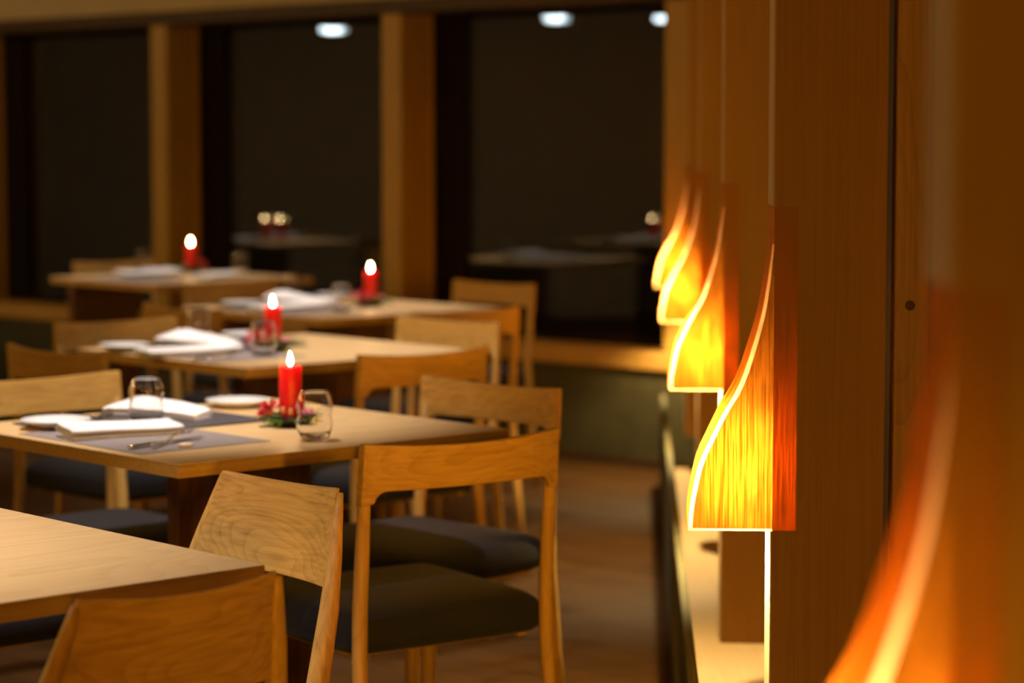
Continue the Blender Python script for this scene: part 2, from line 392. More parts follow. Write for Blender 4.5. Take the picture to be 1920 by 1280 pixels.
for i, z in enumerate(ROW):
    loc = (rowx(z, 0.198), z, 0)
    # panel with a notch behind the lamp's rear strip
    pn = thing('wooden_panel', 'tall upright brown wooden fin carrying a lamp, ' + ROWNAME[i], 'panel', loc, -RA, 'upright wooden fins along the right wall')
    bm = bmesh.new(); NW = 0.034
    box(bm, NW, PW, 0, PT, 0.184, CEIL)
    box(bm, 0, NW, 0, PT, ZT, CEIL)
    box(bm, 0, NW, 0, PT, 0.184, ZB)
    link('board', bm, M['panel'], parent=pn)
    bm = bmesh.new()
    box(bm, -0.0025, 0.0, 0.0, PT, ZT + 0.001, CEIL); box(bm, -0.0025, 0.0, 0.0, PT, 0.184, ZB - 0.001)
    e_ = link('lit_edge_band', bm, M['panel_lit_edge'], parent=pn); e_['label'] = 'fin edge coloured paler for the light it catches'
    # lamp
    lp = thing('wall_lamp', 'glowing orange veneer lamp with a sweeping curved front, ' + ROWNAME[i], 'lamp', loc, -RA, 'veneer lamps along the right wall')
    u_in = 0.0045
    def inset(j):
        a = Vector(PF[max(j - 1, 0)]); c = Vector(PF[min(j + 1, len(PF) - 1)]); t = (c - a).normalized()
        nrm = Vector((-1, 0)) * 0 + Vector((t.y, -t.x))
        p = Vector(PF[j]); wd = 0.0014 + 0.0052 * min(1, j / 22)
        q = p + (nrm if nrm.x < 0 else -nrm) * wd
        return (max(q.x, 0.0002), q.y)
    for side, yy in (('near', 0.0), ('far', PT)):
        bm = bmesh.new()
        prev = None
        for j in range(len(PF)):
            x1, z1 = inset(j) if side == 'near' else PF[j]
            if side == 'near': z1 = max(z1, ZB + 0.0026)
            cols = [bm.verts.new((-x1 * f, yy, z1)) for f in (1, 0.75, 0.5, 0.25, 0)]
            if prev:
                for q in range(4): bm.faces.new((prev[q], prev[q + 1], cols[q + 1], cols[q]))
            prev = cols
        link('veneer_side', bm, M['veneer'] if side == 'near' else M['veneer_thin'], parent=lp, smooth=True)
        bm = bmesh.new(); v = [bm.verts.new(p) for p in ((0, yy, ZB), (0.0345, yy, ZB), (0.0345, yy, ZT), (0, yy, ZT))]; bm.faces.new(v)
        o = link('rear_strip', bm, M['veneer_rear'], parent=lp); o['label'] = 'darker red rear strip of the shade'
    bm = bmesh.new(); prev = None
    for j in range(len(PF)):
        x1, z1 = PF[j]; cur = [bm.verts.new((-x1, yy, z1)) for yy in (0, PT * 0.33, PT * 0.66, PT)]
        if prev:
            for q in range(3): bm.faces.new((prev[q], prev[q + 1], cur[q + 1], cur[q]))
        prev = cur
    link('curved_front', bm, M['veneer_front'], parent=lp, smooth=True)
    bm = bmesh.new(); prev = None
    for j in range(6, len(PF)):
        x1, z1 = PF[j]; x2, z2 = inset(j)
        cur = [bm.verts.new((-x1, -0.0006, z1)), bm.verts.new((-x2, -0.0006, z2))]
        if prev: bm.faces.new((prev[0], prev[1], cur[1], cur[0]))
        prev = cur
    v = [bm.verts.new(p) for p in ((-PF[-1][0], -0.0006, ZB - 0.0005), (0.0, -0.0006, ZB - 0.0005), (0.0, -0.0006, ZB + 0.0026), (-PF[-1][0], -0.0006, ZB + 0.0026))]
    bm.faces.new(v)
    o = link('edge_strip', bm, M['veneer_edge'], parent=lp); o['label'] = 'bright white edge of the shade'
    bm = bmesh.new()
    lathe(bm, [(0, 0.800), (0.014, 0.805), (0.019, 0.822), (0.019, 0.865), (0.014, 0.89), (0.010, 0.90), (0, 0.901)], 16, (-0.050, 0.084))
    link('bulb', bm, M['bulb'], parent=lp, smooth=True)
    bm = bmesh.new(); lathe(bm, [(0, 0.901), (0.009, 0.901), (0.009, 0.932), (0, 0.932)], 12, (-0.050, 0.084))
    box(bm, -0.05, 0.036, 0.080, 0.088, 0.918, 0.924)
    link('bulb_holder', bm, M['black_metal'], parent=lp)
    sd = bpy.data.lights.new('shade_down_fill', 'SPOT'); sd.energy = 40; sd.color = (1.0, 0.76, 0.33); sd.spot_size = math.radians(125); sd.spot_blend = 0.5; sd.shadow_soft_size = 0.015
    so = bpy.data.objects.new('shade_down_fill', sd); COL.objects.link(so); so.parent = lp; so.location = (-0.05, 0.084, 0.79)  # added spot inside the shade, strengthens the lamp's light on the ledge
    if i < 4:      # added area light that boosts the glow of the shade's far side
        ad = bpy.data.lights.new('shade_back_fill', 'AREA'); ad.shape = 'RECTANGLE'; ad.size = 0.09; ad.size_y = 0.15
        ad.energy = (0.8, 3.6, 4.0, 2.5)[i]; ad.color = (1.0, 0.50, 0.05)
        ao = bpy.data.objects.new('shade_back_fill', ad); COL.objects.link(ao); ao.parent = lp; ao.location = (-0.06, PT + 0.002, 0.86)
        ao.rotation_euler = (PI / 2, 0, 0)
    # pine post by the wall
    if i <= 3:
        bm = bmesh.new(); box(bm, PW + 0.012, PW + 0.058, -0.02, 0.05, 0.05, CEIL)
        o = link('trim_%d' % (30 + i), bm, M['pine'], bevel=0.002); o.location = loc; o.rotation_euler = (0, 0, -RA)
        struct(o, 'pine post beside the fin')
        bm = bmesh.new(); lathe(bm, [(0, 0), (0.007, 0), (0.0072, 0.0012), (0, 0.0016)], 20)
        bmesh.ops.rotate(bm, verts=bm.verts, matrix=Matrix.Rotation(PI / 2, 3, 'X'))
        bmesh.ops.translate(bm, verts=bm.verts, vec=(PW + 0.032, -0.0205, CAM_H - (571 - 265) * 3.43 / FPX))
        k_ = link('knot', bm, M['knot'], parent=o)

# ================================================================== TABLES
TH = 0.74; TS = 0.80
def edge2(a, b_): return (b_ - a)
def make_table(name, label, Fp, group, slab_c=(0, 0), slab2=None, ang=BA, lenB=TS, lenA=TS):
    """Fp: plan position of the front corner; the top spans lenB along the up-right way and lenA along the up-left way"""
    t = thing(name, label, 'table', (Fp[0], Fp[1], 0), ang, group)
    bm = bmesh.new(); box(bm, 0, lenB, 0, lenA, TH - 0.004, TH)
    tp = link('tabletop', bm, M['top'], parent=t, bevel=0.0015)
    bm = bmesh.new(); box(bm, 0.0006, lenB - 0.0006, 0.0006, lenA - 0.0006, TH - 0.026, TH - 0.004)
    link('table_edge', bm, M['edge'], parent=t)
    cs = [slab_c] + ([slab2] if slab2 else [])
    for c in cs:
        bm = bmesh.new(); cx, cy = lenB / 2 + c[0], lenA / 2 + c[1]
        box(bm, cx - 0.14, cx + 0.19, cy - 0.022, cy + 0.022, 0.0, TH - 0.026)
        link('pedestal', bm, M['slab'], parent=t, bevel=0.003)
    return t
R1 = at(497, 1058); F1 = Vector((R1.x, R1.y)) - BD * TS
F2 = at(334.5, 870).to_2d(); F3 = at(462, 690).to_2d(); F4 = at(603, 598).to_2d(); F5 = at(292, 534).to_2d()
TG = 'square oak dining tables in the row'
T1 = make_table('dining_table', 'bare square oak table at the lower left corner, nearest the camera', F1, TG)
T2 = make_table('dining_table', 'square oak table laid with grey woven mats and the tallest-looking red candle', F2, TG)
T3 = make_table('dining_table', 'square oak table second behind, its candle left of centre above a curved chair back', F3, TG)
T4 = make_table('dining_table', 'blurred square oak table in front of the middle window post', F4, TG)
T5 = make_table('dining_table', 'farthest blurred oak table at the left by the window', F5, TG, slab_c=(-0.27, 0.22), slab2=(0.24, 0.0))

# ================================================================== CHAIRS
CH = 0.78
def wrap_mat(axis): return M['oak_' + axis]
def back_plate(bm, wtop, wbot, ztop, zbot, bow, dip, thick, ycen, lean, post=0.0, fil=0.0, nu=28):
    """curved board; post/fil give the rounded inner corners that run down into the rear legs"""
    def pt(u, v, side):
        # u -1..1, v 0 (top)..1 (bottom)
        hw = wtop / 2 + (wbot - wtop) / 2 * v
        x = u * hw
        zt = ztop - dip * (1 - u * u)
        zb = zbot
        if post:
            a = abs(x); s0 = hw - post - fil
            if a > s0:
                q = min(1, (a - s0) / fil); zb = zbot - fil * (1 - math.sqrt(max(0, 1 - q * q)))
        z = zt + (zb - zt) * v
        th = thick * (0.75 + 0.5 * v) if not post else thick
        y = ycen - bow * (1 - u * u) - lean * (z - 0.45) + side * th / 2
        return (x, y, z)
    nv = 5
    us = [-1 + 2 * i / nu for i in range(nu + 1)]
    if post:  # more columns at the fillet
        hw = wtop / 2
        extra = [(hw - post - fil * f) / hw for f in (0, 0.02, 0.08, 0.18, 0.32, 0.5, 0.75, 1.0)]
        us = sorted(set([round(x, 5) for x in us if abs(x) < extra[-1] - 0.01] + [round(x, 5) for x in extra] + [round(-x, 5) for x in extra] + [-1, 1]))
    grid = {}
    for s in (-1, 1):
        for i, u in enumerate(us):
            for j in range(nv + 1): grid[(s, i, j)] = bm.verts.new(pt(u, j / nv, s))
    n = len(us) - 1
    for i in range(n):
        for j in range(nv):
            for s in (-1, 1):
                bm.faces.new((grid[(s, i, j)], grid[(s, i + 1, j)], grid[(s, i + 1, j + 1)], grid[(s, i, j + 1)]))
        for j in (0, nv): bm.faces.new((grid[(-1, i, j)], grid[(-1, i + 1, j)], grid[(1, i + 1, j)], grid[(1, i, j)]))
    for j in range(nv):
        for i in (0, n): bm.faces.new((grid[(-1, i, j)], grid[(-1, i, j + 1)], grid[(1, i, j + 1)], grid[(1, i, j)]))
def seat_mesh(wf, wb, dep, z0, z1):
    bm = bmesh.new(); n = 14
    def P(i, j, top):
        u = -1 + 2 * i / n; v = -1 + 2 * j / n
        # superellipse corner rounding
        su = math.copysign(abs(u) ** 1.0, u); sv = v
        k = 0.10
        x = su * (1 - k * sv ** 4 * 0.35); y = sv * (1 - k * su ** 4 * 0.35)
        hw = (wb + (wf - wb) * (v + 1) / 2) / 2
        edge = max(abs(u), abs(v))
        puff = (1 - edge ** 6)
        z = (z1 - 0.020 + 0.020 * puff) if top else z0 + 0.004 * (1 - puff)
        return (x * hw, y * dep / 2, z)
    T = [[bm.verts.new(P(i, j, True)) for j in range(n + 1)] for i in range(n + 1)]
    B = [[bm.verts.new(P(i, j, False)) for j in range(n + 1)] for i in range(n + 1)]
    for i in range(n):
        for j in range(n):
            bm.faces.new((T[i][j], T[i + 1][j], T[i + 1][j + 1], T[i][j + 1])); bm.faces.new((B[i][j], B[i][j + 1], B[i + 1][j + 1], B[i + 1][j]))
    ring = [(i, 0) for i in range(n)] + [(n, j) for j in range(n)] + [(i, n) for i in range(n, 0, -1)] + [(0, j) for j in range(n, 0, -1)]
    mid = {}
    for (i, j) in ring:
        a = T[i][j].co; c = B[i][j].co; d = Vector((a.x, a.y, 0)).normalized() * 0.008
        mid[(i, j)] = bm.verts.new(((a.x + c.x) / 2 + d.x, (a.y + c.y) / 2 + d.y, (a.z + c.z) / 2))
    for q in range(len(ring)):
        a = ring[q]; c = ring[(q + 1) % len(ring)]
        bm.faces.new((T[a[0]][a[1]], T[c[0]][c[1]], mid[c], mid[a])); bm.faces.new((mid[a], mid[c], B[c[0]][c[1]], B[a[0]][a[1]]))
    return bm
def make_chair(kind, name, label, loc, rz, group):
    """local frame: origin below the middle of the backrest's chord, sitter looks along +y"""
    t = thing(name, label, 'chair', loc, rz, group)
    if kind == 'rail':
        wt, wseat = 0.43, 0.46; sy = 0.0; sd_ = 0.43
        bm = bmesh.new(); back_plate(bm, wt, wt + 0.006, CH, CH - 0.088, 0.030, 0.010, 0.020, 0.026, 0.08, post=0.024, fil=0.026)
        link('backrest', bm, M['oak_x'], parent=t, bevel=0.004)
        for s in (-1, 1):
            bm = bmesh.new()
            pts = [(s * 0.216, -0.020, 0.0), (s * 0.2115, 0.006, 0.20), (s * 0.208, 0.022, 0.38), (s * 0.2065, 0.0225, 0.48), (s * 0.206, 0.0145, 0.58), (s * 0.2058, 0.0085, CH - 0.115), (s * 0.2055, 0.0045, CH - 0.060)]
            tube(bm, pts, [0.011, 0.0135, 0.0145, 0.0142, 0.0136, (0.0122, 0.0115), (0.009, 0.007)], 16)
            link('rear_leg', bm, M['oak_z'], parent=t, smooth=True)
        front_leg_x, fz = 0.212, 0.47
    else:
        wt, wb, wseat = 0.290, 0.340, 0.46
        LN = 0.30
        bm = bmesh.new(); back_plate(bm, wt, wb, CH, CH - 0.148, 0.026, 0.008, 0.012, LN * 0.33, LN)
        link('backrest', bm, M['oak_figured'], parent=t, bevel=0.003)
        for s in (-1, 1):
            bm = bmesh.new(); yy = lambda z: LN * (0.78 - z) - 0.004
            pts = [(s * 0.210, 0.015, 0.0), (s * 0.204, 0.055, 0.20), (s * 0.198, 0.088, 0.38), (s * 0.192, yy(0.49), 0.49), (s * 0.181, yy(0.60), 0.60), (s * 0.167, yy(0.68), 0.68), (s * 0.153, yy(0.74), 0.74), (s * 0.1475, yy(0.772), 0.772)]
            tube(bm, pts, [0.011, 0.0145, 0.017, 0.018, 0.0155, (0.013, 0.0105), (0.010, 0.0075), (0.006, 0.005)], 14)
            link('rear_leg', bm, M['oak_z'], parent=t, smooth=True)
        sy = 0.04; wseat = 0.42; sd_ = 0.36
        front_leg_x = 0.190
    fy = sy + sd_ - 0.43
    for s in (-1, 1):
        bm = bmesh.new()
        tube(bm, [(s * (front_leg_x + 0.006), 0.445 + fy, 0.0), (s * front_leg_x, 0.435 + fy, 0.25), (s * front_leg_x, 0.43 + fy, 0.443), (s * front_leg_x, 0.43 + fy, 0.449)], [0.0115, 0.016, 0.0165, 0.015], 14)
        link('front_leg', bm, M['oak_z'], parent=t, smooth=True)
    bm = bmesh.new()
    box(bm, -0.17, 0.17, 0.08 + sy, 0.10 + sy, 0.377, 0.393); box(bm, -0.17, 0.17, 0.34 + sy, 0.36 + sy, 0.377, 0.393)
    box(bm, -0.190, -0.17, 0.06 + sy, 0.37 + sy, 0.377, 0.393); box(bm, 0.17, 0.190, 0.06 + sy, 0.37 + sy, 0.377, 0.393)
    link('seat_frame', bm, M['oak_x'], parent=t, bevel=0.003)
    bm = seat_mesh(wseat + 0.01, wseat - 0.03, sd_, 0.384, 0.474)
    bmesh.ops.translate(bm, verts=bm.verts, vec=(0, 0.03 + sd_ / 2 + sy, 0))
    link('seat', bm, M['felt'], parent=t, smooth=True, subsurf=1)
    return t
def chair_spot(pxa, pxb, facing):
    a = at(*pxa, CH); c = at(*pxb, CH); return ((a.x + c.x) / 2, (a.y + c.y) / 2)
FACE = {'FR': AD, 'BR': -BD, 'LB': -AD, 'LF': BD}
def face_ang(v, tweak=0): return math.atan2(v.y, v.x) - PI / 2 + math.radians(tweak)
def mid(pxa, pxb):
    a = at(*pxa, CH); c = at(*pxb, CH); return Vector(((a.x + c.x) / 2, (a.y + c.y) / 2))
GR = 'oak chairs with a curved top rail'; GP = 'oak chairs with a solid panel back'
LAB = {
 'A': 'orange-lit oak chair seen from behind, its curved rail and seat right of the panel-backed chair',
 'D': 'oak chair facing us behind the right corner of the nearest laid table',
 'E': 'oak chair whose pale backrest is cut by the left border, behind the plate',
 'Q': 'dark cushioned chair seat and leg glimpsed at the left border below the bare tabletop',
 'F': 'oak chair at far left, curved rail seen from behind, beyond the cut-off backrest',
 'H': 'oak chair seen from behind with its curved rail in front of the second laid table',
 'I': 'blurred oak chair facing us right of the second laid table, beyond its curved rail chair',
 'L': 'blurred oak chair back at the left, directly behind the second table plate',
 'K': 'blurred orange chair rail seen from behind at the right of the third laid table',
 'J': 'farthest right blurred oak chair back, below the wide window',
 'M': 'blurred curved oak chair back left of the second candle, seen from behind',
 'N': 'blurred flat oak chair back just below the farthest table right half',
 'O': 'faint dark oak chair back beyond the farthest table left half'}
chairs = [  # key, kind, back ends in the survey, side of the table, twist
 ('A', 'rail', (679, 831), (1043, 802), 'FR', -7), ('D', 'rail', (799, 704), (1043, 727), 'BR', 3), ('E', 'rail', (-30, 713), (172, 697), 'LB', 0),
 ('F', 'rail', (5, 646), (208, 657), 'LF', 3), ('H', 'rail', (670, 666), (912, 645), 'FR', 0), ('I', 'rail', (740, 594), (945, 602), 'BR', 5),
 ('L', 'rail', (118, 605), (314, 592), 'LB', 0), ('K', 'rail', (760, 586), (985, 571), 'FR', -3), ('J', 'rail', (850, 523), (1004, 532), 'BR', 3),
 ('M', 'rail', (262, 568), (422, 577), 'LF', 0), ('N', 'rail', (333, 531), (527, 522), 'LB', 0), ('O', 'rail', (138, 490), (290, 485), 'LB', 0)]
proto = {}
for key, kind, pa, pb, side, tw in chairs:
    c = mid(pa, pb); rz = face_ang(FACE[side], tw); loc = (c.x, c.y, 0)
    # chord ends sit at the chord of the rail: shift the origin so that the rail top passes through the surveyed points
    f = Vector((-math.sin(rz), math.cos(rz))); loc = (c.x - f.x * 0.0, c.y - f.y * 0.0, 0)
    if kind not in proto: proto[kind] = make_chair(kind, 'dining_chair', LAB[key], loc, rz, GR)
    else: dup(proto[kind], 'dining_chair', LAB[key], loc, rz, GR)
qs = Vector((-1.29, 4.38)); dup(proto['rail'], 'dining_chair', LAB['Q'], (qs.x, qs.y, 0), face_ang(BD), GR)
c = mid((414, 880), (640, 915))
C = make_chair('panel', 'dining_chair', 'sharp oak chair with a broad swirling-grained panel back, tucked against the bare table', (c.x, c.y, 0), face_ang(-BD, 2), GP)
c = mid((137, 1130), (525, 1075)) + BD * 0.013 + AD * 0.02
dup(C, 'dining_chair', 'nearest oak chair, its blurred panel back cut off by the bottom border', (c.x, c.y, 0), face_ang(AD, 0), GP)

# ================================================================== TABLEWARE
def make_plate():
    bm = bmesh.new()
    lathe(bm, [(0, 0.0), (0.035, 0.0), (0.036, 0.002), (0.047, 0.005), (0.069, 0.0145), (0.0705, 0.016), (0.069, 0.017), (0.048, 0.0085), (0.040, 0.006), (0, 0.0055)], 48)
    return bm
def make_glass_bm():
    outer = [(0.0, 0.0), (0.018, 0.0), (0.0225, 0.002), (0.029, 0.010), (0.0335, 0.020), (0.0355, 0.030), (0.0345, 0.040), (0.0325, 0.048), (0.0335, 0.057), (0.0355, 0.066), (0.0348, 0.076), (0.0315, 0.086), (0.0275, 0.0945), (0.0255, 0.0975)]
    inner = [(0.0246, 0.0975), (0.0265, 0.0940), (0.0303, 0.0858), (0.0335, 0.0758), (0.0342, 0.066), (0.0322, 0.057), (0.0312, 0.048), (0.0332, 0.040), (0.0341, 0.030), (0.032, 0.0205), (0.027, 0.013), (0.018, 0.0085), (0, 0.0075)]
    bm = bmesh.new(); lathe(bm, outer + inner, 40); return bm
def make_napkin_bm(L=0.20, Wd=0.062, H=0.018, bend=0.02, flare=0.25, wav=1.0, seed=0, wedge=0.34, taper=0.0):
    """cloth folded over itself several times: a zigzag section drawn along a slightly bent line"""
    rnd = random.Random(seed)
    path = []; layers = 3
    h = H / layers
    for k in range(layers + 1):
        z = 0.0015 + k * h * 0.92
        xs = [i / 8 for i in range(9)]
        if k % 2: xs = xs[::-1]
        for i, x in enumerate(xs):
            path.append(((x - 0.5) * Wd, z + 0.0015 * math.sin(x * 5 + k)))
        if k < layers:
            side = 1 if k % 2 == 0 else -1
            path.append((side * (Wd / 2 + h * 0.55), z + h * 0.46))
    n = 22; bm = bmesh.new(); th = 0.0011
    ring_prev = None
    for i in range(n + 1):
        t = i / n; y = (t - 0.5) * L
        sc = 1 + flare * (t - 0.5) ** 2 * 2 + 0.05 * math.sin(t * 9 + seed)
        sc *= 1 - taper * t; zz = (1 - taper * 0.9 * t) * (1 + 0.35 * taper * math.exp(-((t - 0.16) / 0.14) ** 2)) + 0.12 * math.sin(t * 4.2 + seed * 1.3) * wav
        off = bend * math.sin(t * PI) + 0.004 * math.sin(t * 7 + seed)
        ring = []
        m_ = len(path)
        for k, (px_, pz) in enumerate(path):
            a = path[max(k - 1, 0)]; c = path[min(k + 1, m_ - 1)]
            tx, tz = c[0] - a[0], c[1] - a[1]; l = math.hypot(tx, tz) or 1
            nx, nz = -tz / l, tx / l
            wg = 1 - wedge * min(1, max(0, px_ / Wd + 0.5)) ** 1.3
            ring.append((px_ * sc + off, y, 0.0012 + (pz - 0.0012) * zz * wg, nx, nz))
        up = [bm.verts.new((p[0] + p[3] * th, p[1], max(p[2] + p[4] * th, 0.0003))) for p in ring]
        dn = [bm.verts.new((p[0] - p[3] * th, p[1], max(p[2] - p[4] * th, 0.0002))) for p in ring]
        loop = up + dn[::-1]
        if ring_prev:
            for k in range(len(loop)): bm.faces.new((ring_prev[k], ring_prev[(k + 1) % len(loop)], loop[(k + 1) % len(loop)], loop[k]))
        else:
            for k in range(m_ - 1): bm.faces.new((up[k], up[k + 1], dn[k + 1], dn[k]))
        ring_prev = loop; last = (up, dn)
    up, dn = last
    for k in range(m_ - 1): bm.faces.new((up[k], up[k + 1], dn[k + 1], dn[k]))
    return bm
def flat_outline(bm, pts, z0, th, lift=lambda y: 0.0):
    a = [bm.verts.new((x, y, z0 + lift(y))) for x, y in pts]; c = [bm.verts.new((x, y, z0 + th + lift(y))) for x, y in pts]
    n = len(pts)
    for i in range(n): bm.faces.new((a[i], a[(i + 1) % n], c[(i + 1) % n], c[i]))
    f1 = bm.faces.new(a[::-1]); f2 = bm.faces.new(c)
    bmesh.ops.triangulate(bm, faces=[f1, f2])
def strip(bm, stations, lift, th=0.0016):
    """bar given by (y, half width, thickness factor) stations with a curved side view"""
    prev = None
    for y, hw, tf in stations:
        z = lift(y); t = th * tf
        ring = [bm.verts.new(p) for p in ((-hw, y, z), (-hw * 0.7, y, z - t * 0.5), (hw * 0.7, y, z - t * 0.5), (hw, y, z), (hw * 0.7, y, z + t * 0.6), (-hw * 0.7, y, z + t * 0.6))]
        if prev:
            for k in range(6): bm.faces.new((prev[k], prev[(k + 1) % 6], ring[(k + 1) % 6], ring[k]))
        else: bm.faces.new(ring[::-1])
        prev = ring
    bm.faces.new(prev)
def make_fork():
    bm = bmesh.new()
    lift = lambda y: 0.004 + 0.007 * math.exp(-((y - 0.045) / 0.03) ** 2) + (0.05 * (y - 0.065) ** 2 / 0.002 * 0.35 if y > 0.065 else 0)
    strip(bm, [(-0.095, 0.003, 1.5), (-0.09, 0.0055, 2), (-0.06, 0.0045, 2), (0.0, 0.0025, 1.6), (0.035, 0.0025, 1.4), (0.045, 0.007, 1), (0.055, 0.0105, 1)], lift)
    for k in range(4):
        x = -0.0087 + k * 0.0058
        prev = None
        for y, hw in ((0.053, 0.0018), (0.07, 0.0016), (0.085, 0.0013), (0.097, 0.0006)):
            z = lift(y); ring = [bm.verts.new(p) for p in ((x - hw, y, z - 0.0005), (x + hw, y, z - 0.0005), (x + hw, y, z + 0.0008), (x - hw, y, z + 0.0008))]
            if prev:
                for q in range(4): bm.faces.new((prev[q], prev[(q + 1) % 4], ring[(q + 1) % 4], ring[q]))
            else: bm.faces.new(ring[::-1])
            prev = ring
        bm.faces.new(prev)
    return bm
def make_knife():
    bm = bmesh.new()
    strip(bm, [(-0.105, 0.004, 3), (-0.10, 0.0065, 4), (-0.05, 0.006, 4), (-0.012, 0.005, 3.5), (0.0, 0.0045, 2.5), (0.01, 0.008, 0.9), (0.06, 0.0095, 0.8), (0.095, 0.0075, 0.7), (0.112, 0.001, 0.6)], lambda y: 0.005)
    return bm
def make_spoon():
    bm = bmesh.new()
    strip(bm, [(-0.095, 0.003, 1.5), (-0.09, 0.0055, 2), (-0.05, 0.004, 2), (0.02, 0.0026, 1.6), (0.04, 0.003, 1.4)], lambda y: 0.004 + 0.006 * math.exp(-((y - 0.04) / 0.03) ** 2))
    # bowl of the spoon
    n = 18; rows = []
    for r_ in (0, 0.4, 0.75, 1.0):
        rows.append([(math.cos(2 * PI * k / n) * 0.0145 * r_, 0.064 + math.sin(2 * PI * k / n) * 0.025 * r_, 0.003 + 0.0065 * r_ * r_) for k in range(n)])
    vs = [[bm.verts.new(p) for p in row] if i else [bm.verts.new(row[0])] for i, row in enumerate(rows)]
    for k in range(n): bm.faces.new((vs[0][0], vs[1][k], vs[1][(k + 1) % n]))
    for a, c in zip(vs[1:], vs[2:]):
        for k in range(n): bm.faces.new((a[k], c[k], c[(k + 1) % n], a[(k + 1) % n]))
    under = [bm.verts.new((v.co.x * 0.97, 0.064 + (v.co.y - 0.064) * 0.97, v.co.z - 0.0012)) for v in vs[-1]]
    lowr = [bm.verts.new((v.co.x * 0.97, 0.064 + (v.co.y - 0.064) * 0.97, v.co.z - 0.0012)) for v in vs[2]]
    cb = bm.verts.new((0, 0.064, 0.0017))
    for k in range(n):
        k2 = (k + 1) % n
        bm.faces.new((vs[-1][k], under[k], under[k2], vs[-1][k2])); bm.faces.new((under[k], lowr[k], lowr[k2], under[k2])); bm.faces.new((lowr[k], cb, lowr[k2]))
    return bm
def make_candle(name, label, loc, group, h=0.115):
    t = thing(name, label, 'candle', loc, 0, group)
    bm = bmesh.new(); r_ = 0.0235
    lathe(bm, [(0, 0.0), (r_ - 0.001, 0.0), (r_, 0.002), (r_, h - 0.002), (r_ - 0.0012, h), (r_ - 0.003, h - 0.0008), (r_ - 0.007, h - 0.004), (0.004, h - 0.006), (0, h - 0.006)], 40)
    link('wax_body', bm, M['wax'], parent=t, smooth=True)
    bm = bmesh.new(); tube(bm, [(0, 0, h - 0.007), (0.0003, 0, h), (0.001, 0, h + 0.006)], [0.0009, 0.0009, 0.0008], 8)
    link('wick', bm, M['wick'], parent=t, smooth=True)
    bm = bmesh.new(); lathe(bm, [(0, h + 0.001), (0.0030, h + 0.003), (0.0050, h + 0.008), (0.0052, h + 0.012), (0.0040, h + 0.019), (0.0020, h + 0.026), (0, h + 0.031)], 16)
    link('flame', bm, M['flame'], parent=t, smooth=True)
    return t
def petal_rose(bm, c, r, tilt, seed):
    rnd = random.Random(seed)
    for layer, (n, rr, lean, hh) in enumerate(((3, 0.28, 0.10, 0.95), (4, 0.55, 0.30, 1.0), (5, 0.85, 0.65, 0.9), (6, 1.1, 1.05, 0.7))):
        for k in range(n):
            a0 = 2 * PI * (k + 0.35 * layer + rnd.random() * 0.2) / n
            span = 2 * PI / n * 0.75
            vs = []
            for i in range(5):
                row = []
                for j in range(4):
                    u = (i / 4 - 0.5) * span; v = j / 3
                    wdt = math.sin((0.25 + 0.75 * v) * PI * 0.62)
                    a = a0 + u * wdt
                    rad = r * (0.12 + rr * 0.8 * v ** (1.2 - 0.5 * lean))
                    z = r * hh * v * (1 - 0.45 * lean * v) - 0.12 * r * (2 * abs(i / 4 - 0.5)) ** 2 * v
                    p = Vector((math.cos(a) * rad, math.sin(a) * rad, z))
                    row.append(bm.verts.new(tilt @ p + Vector(c)))
                vs.append(row)
            for i in range(4):
                for j in range(3): bm.faces.new((vs[i][j], vs[i + 1][j], vs[i + 1][j + 1], vs[i][j + 1]))
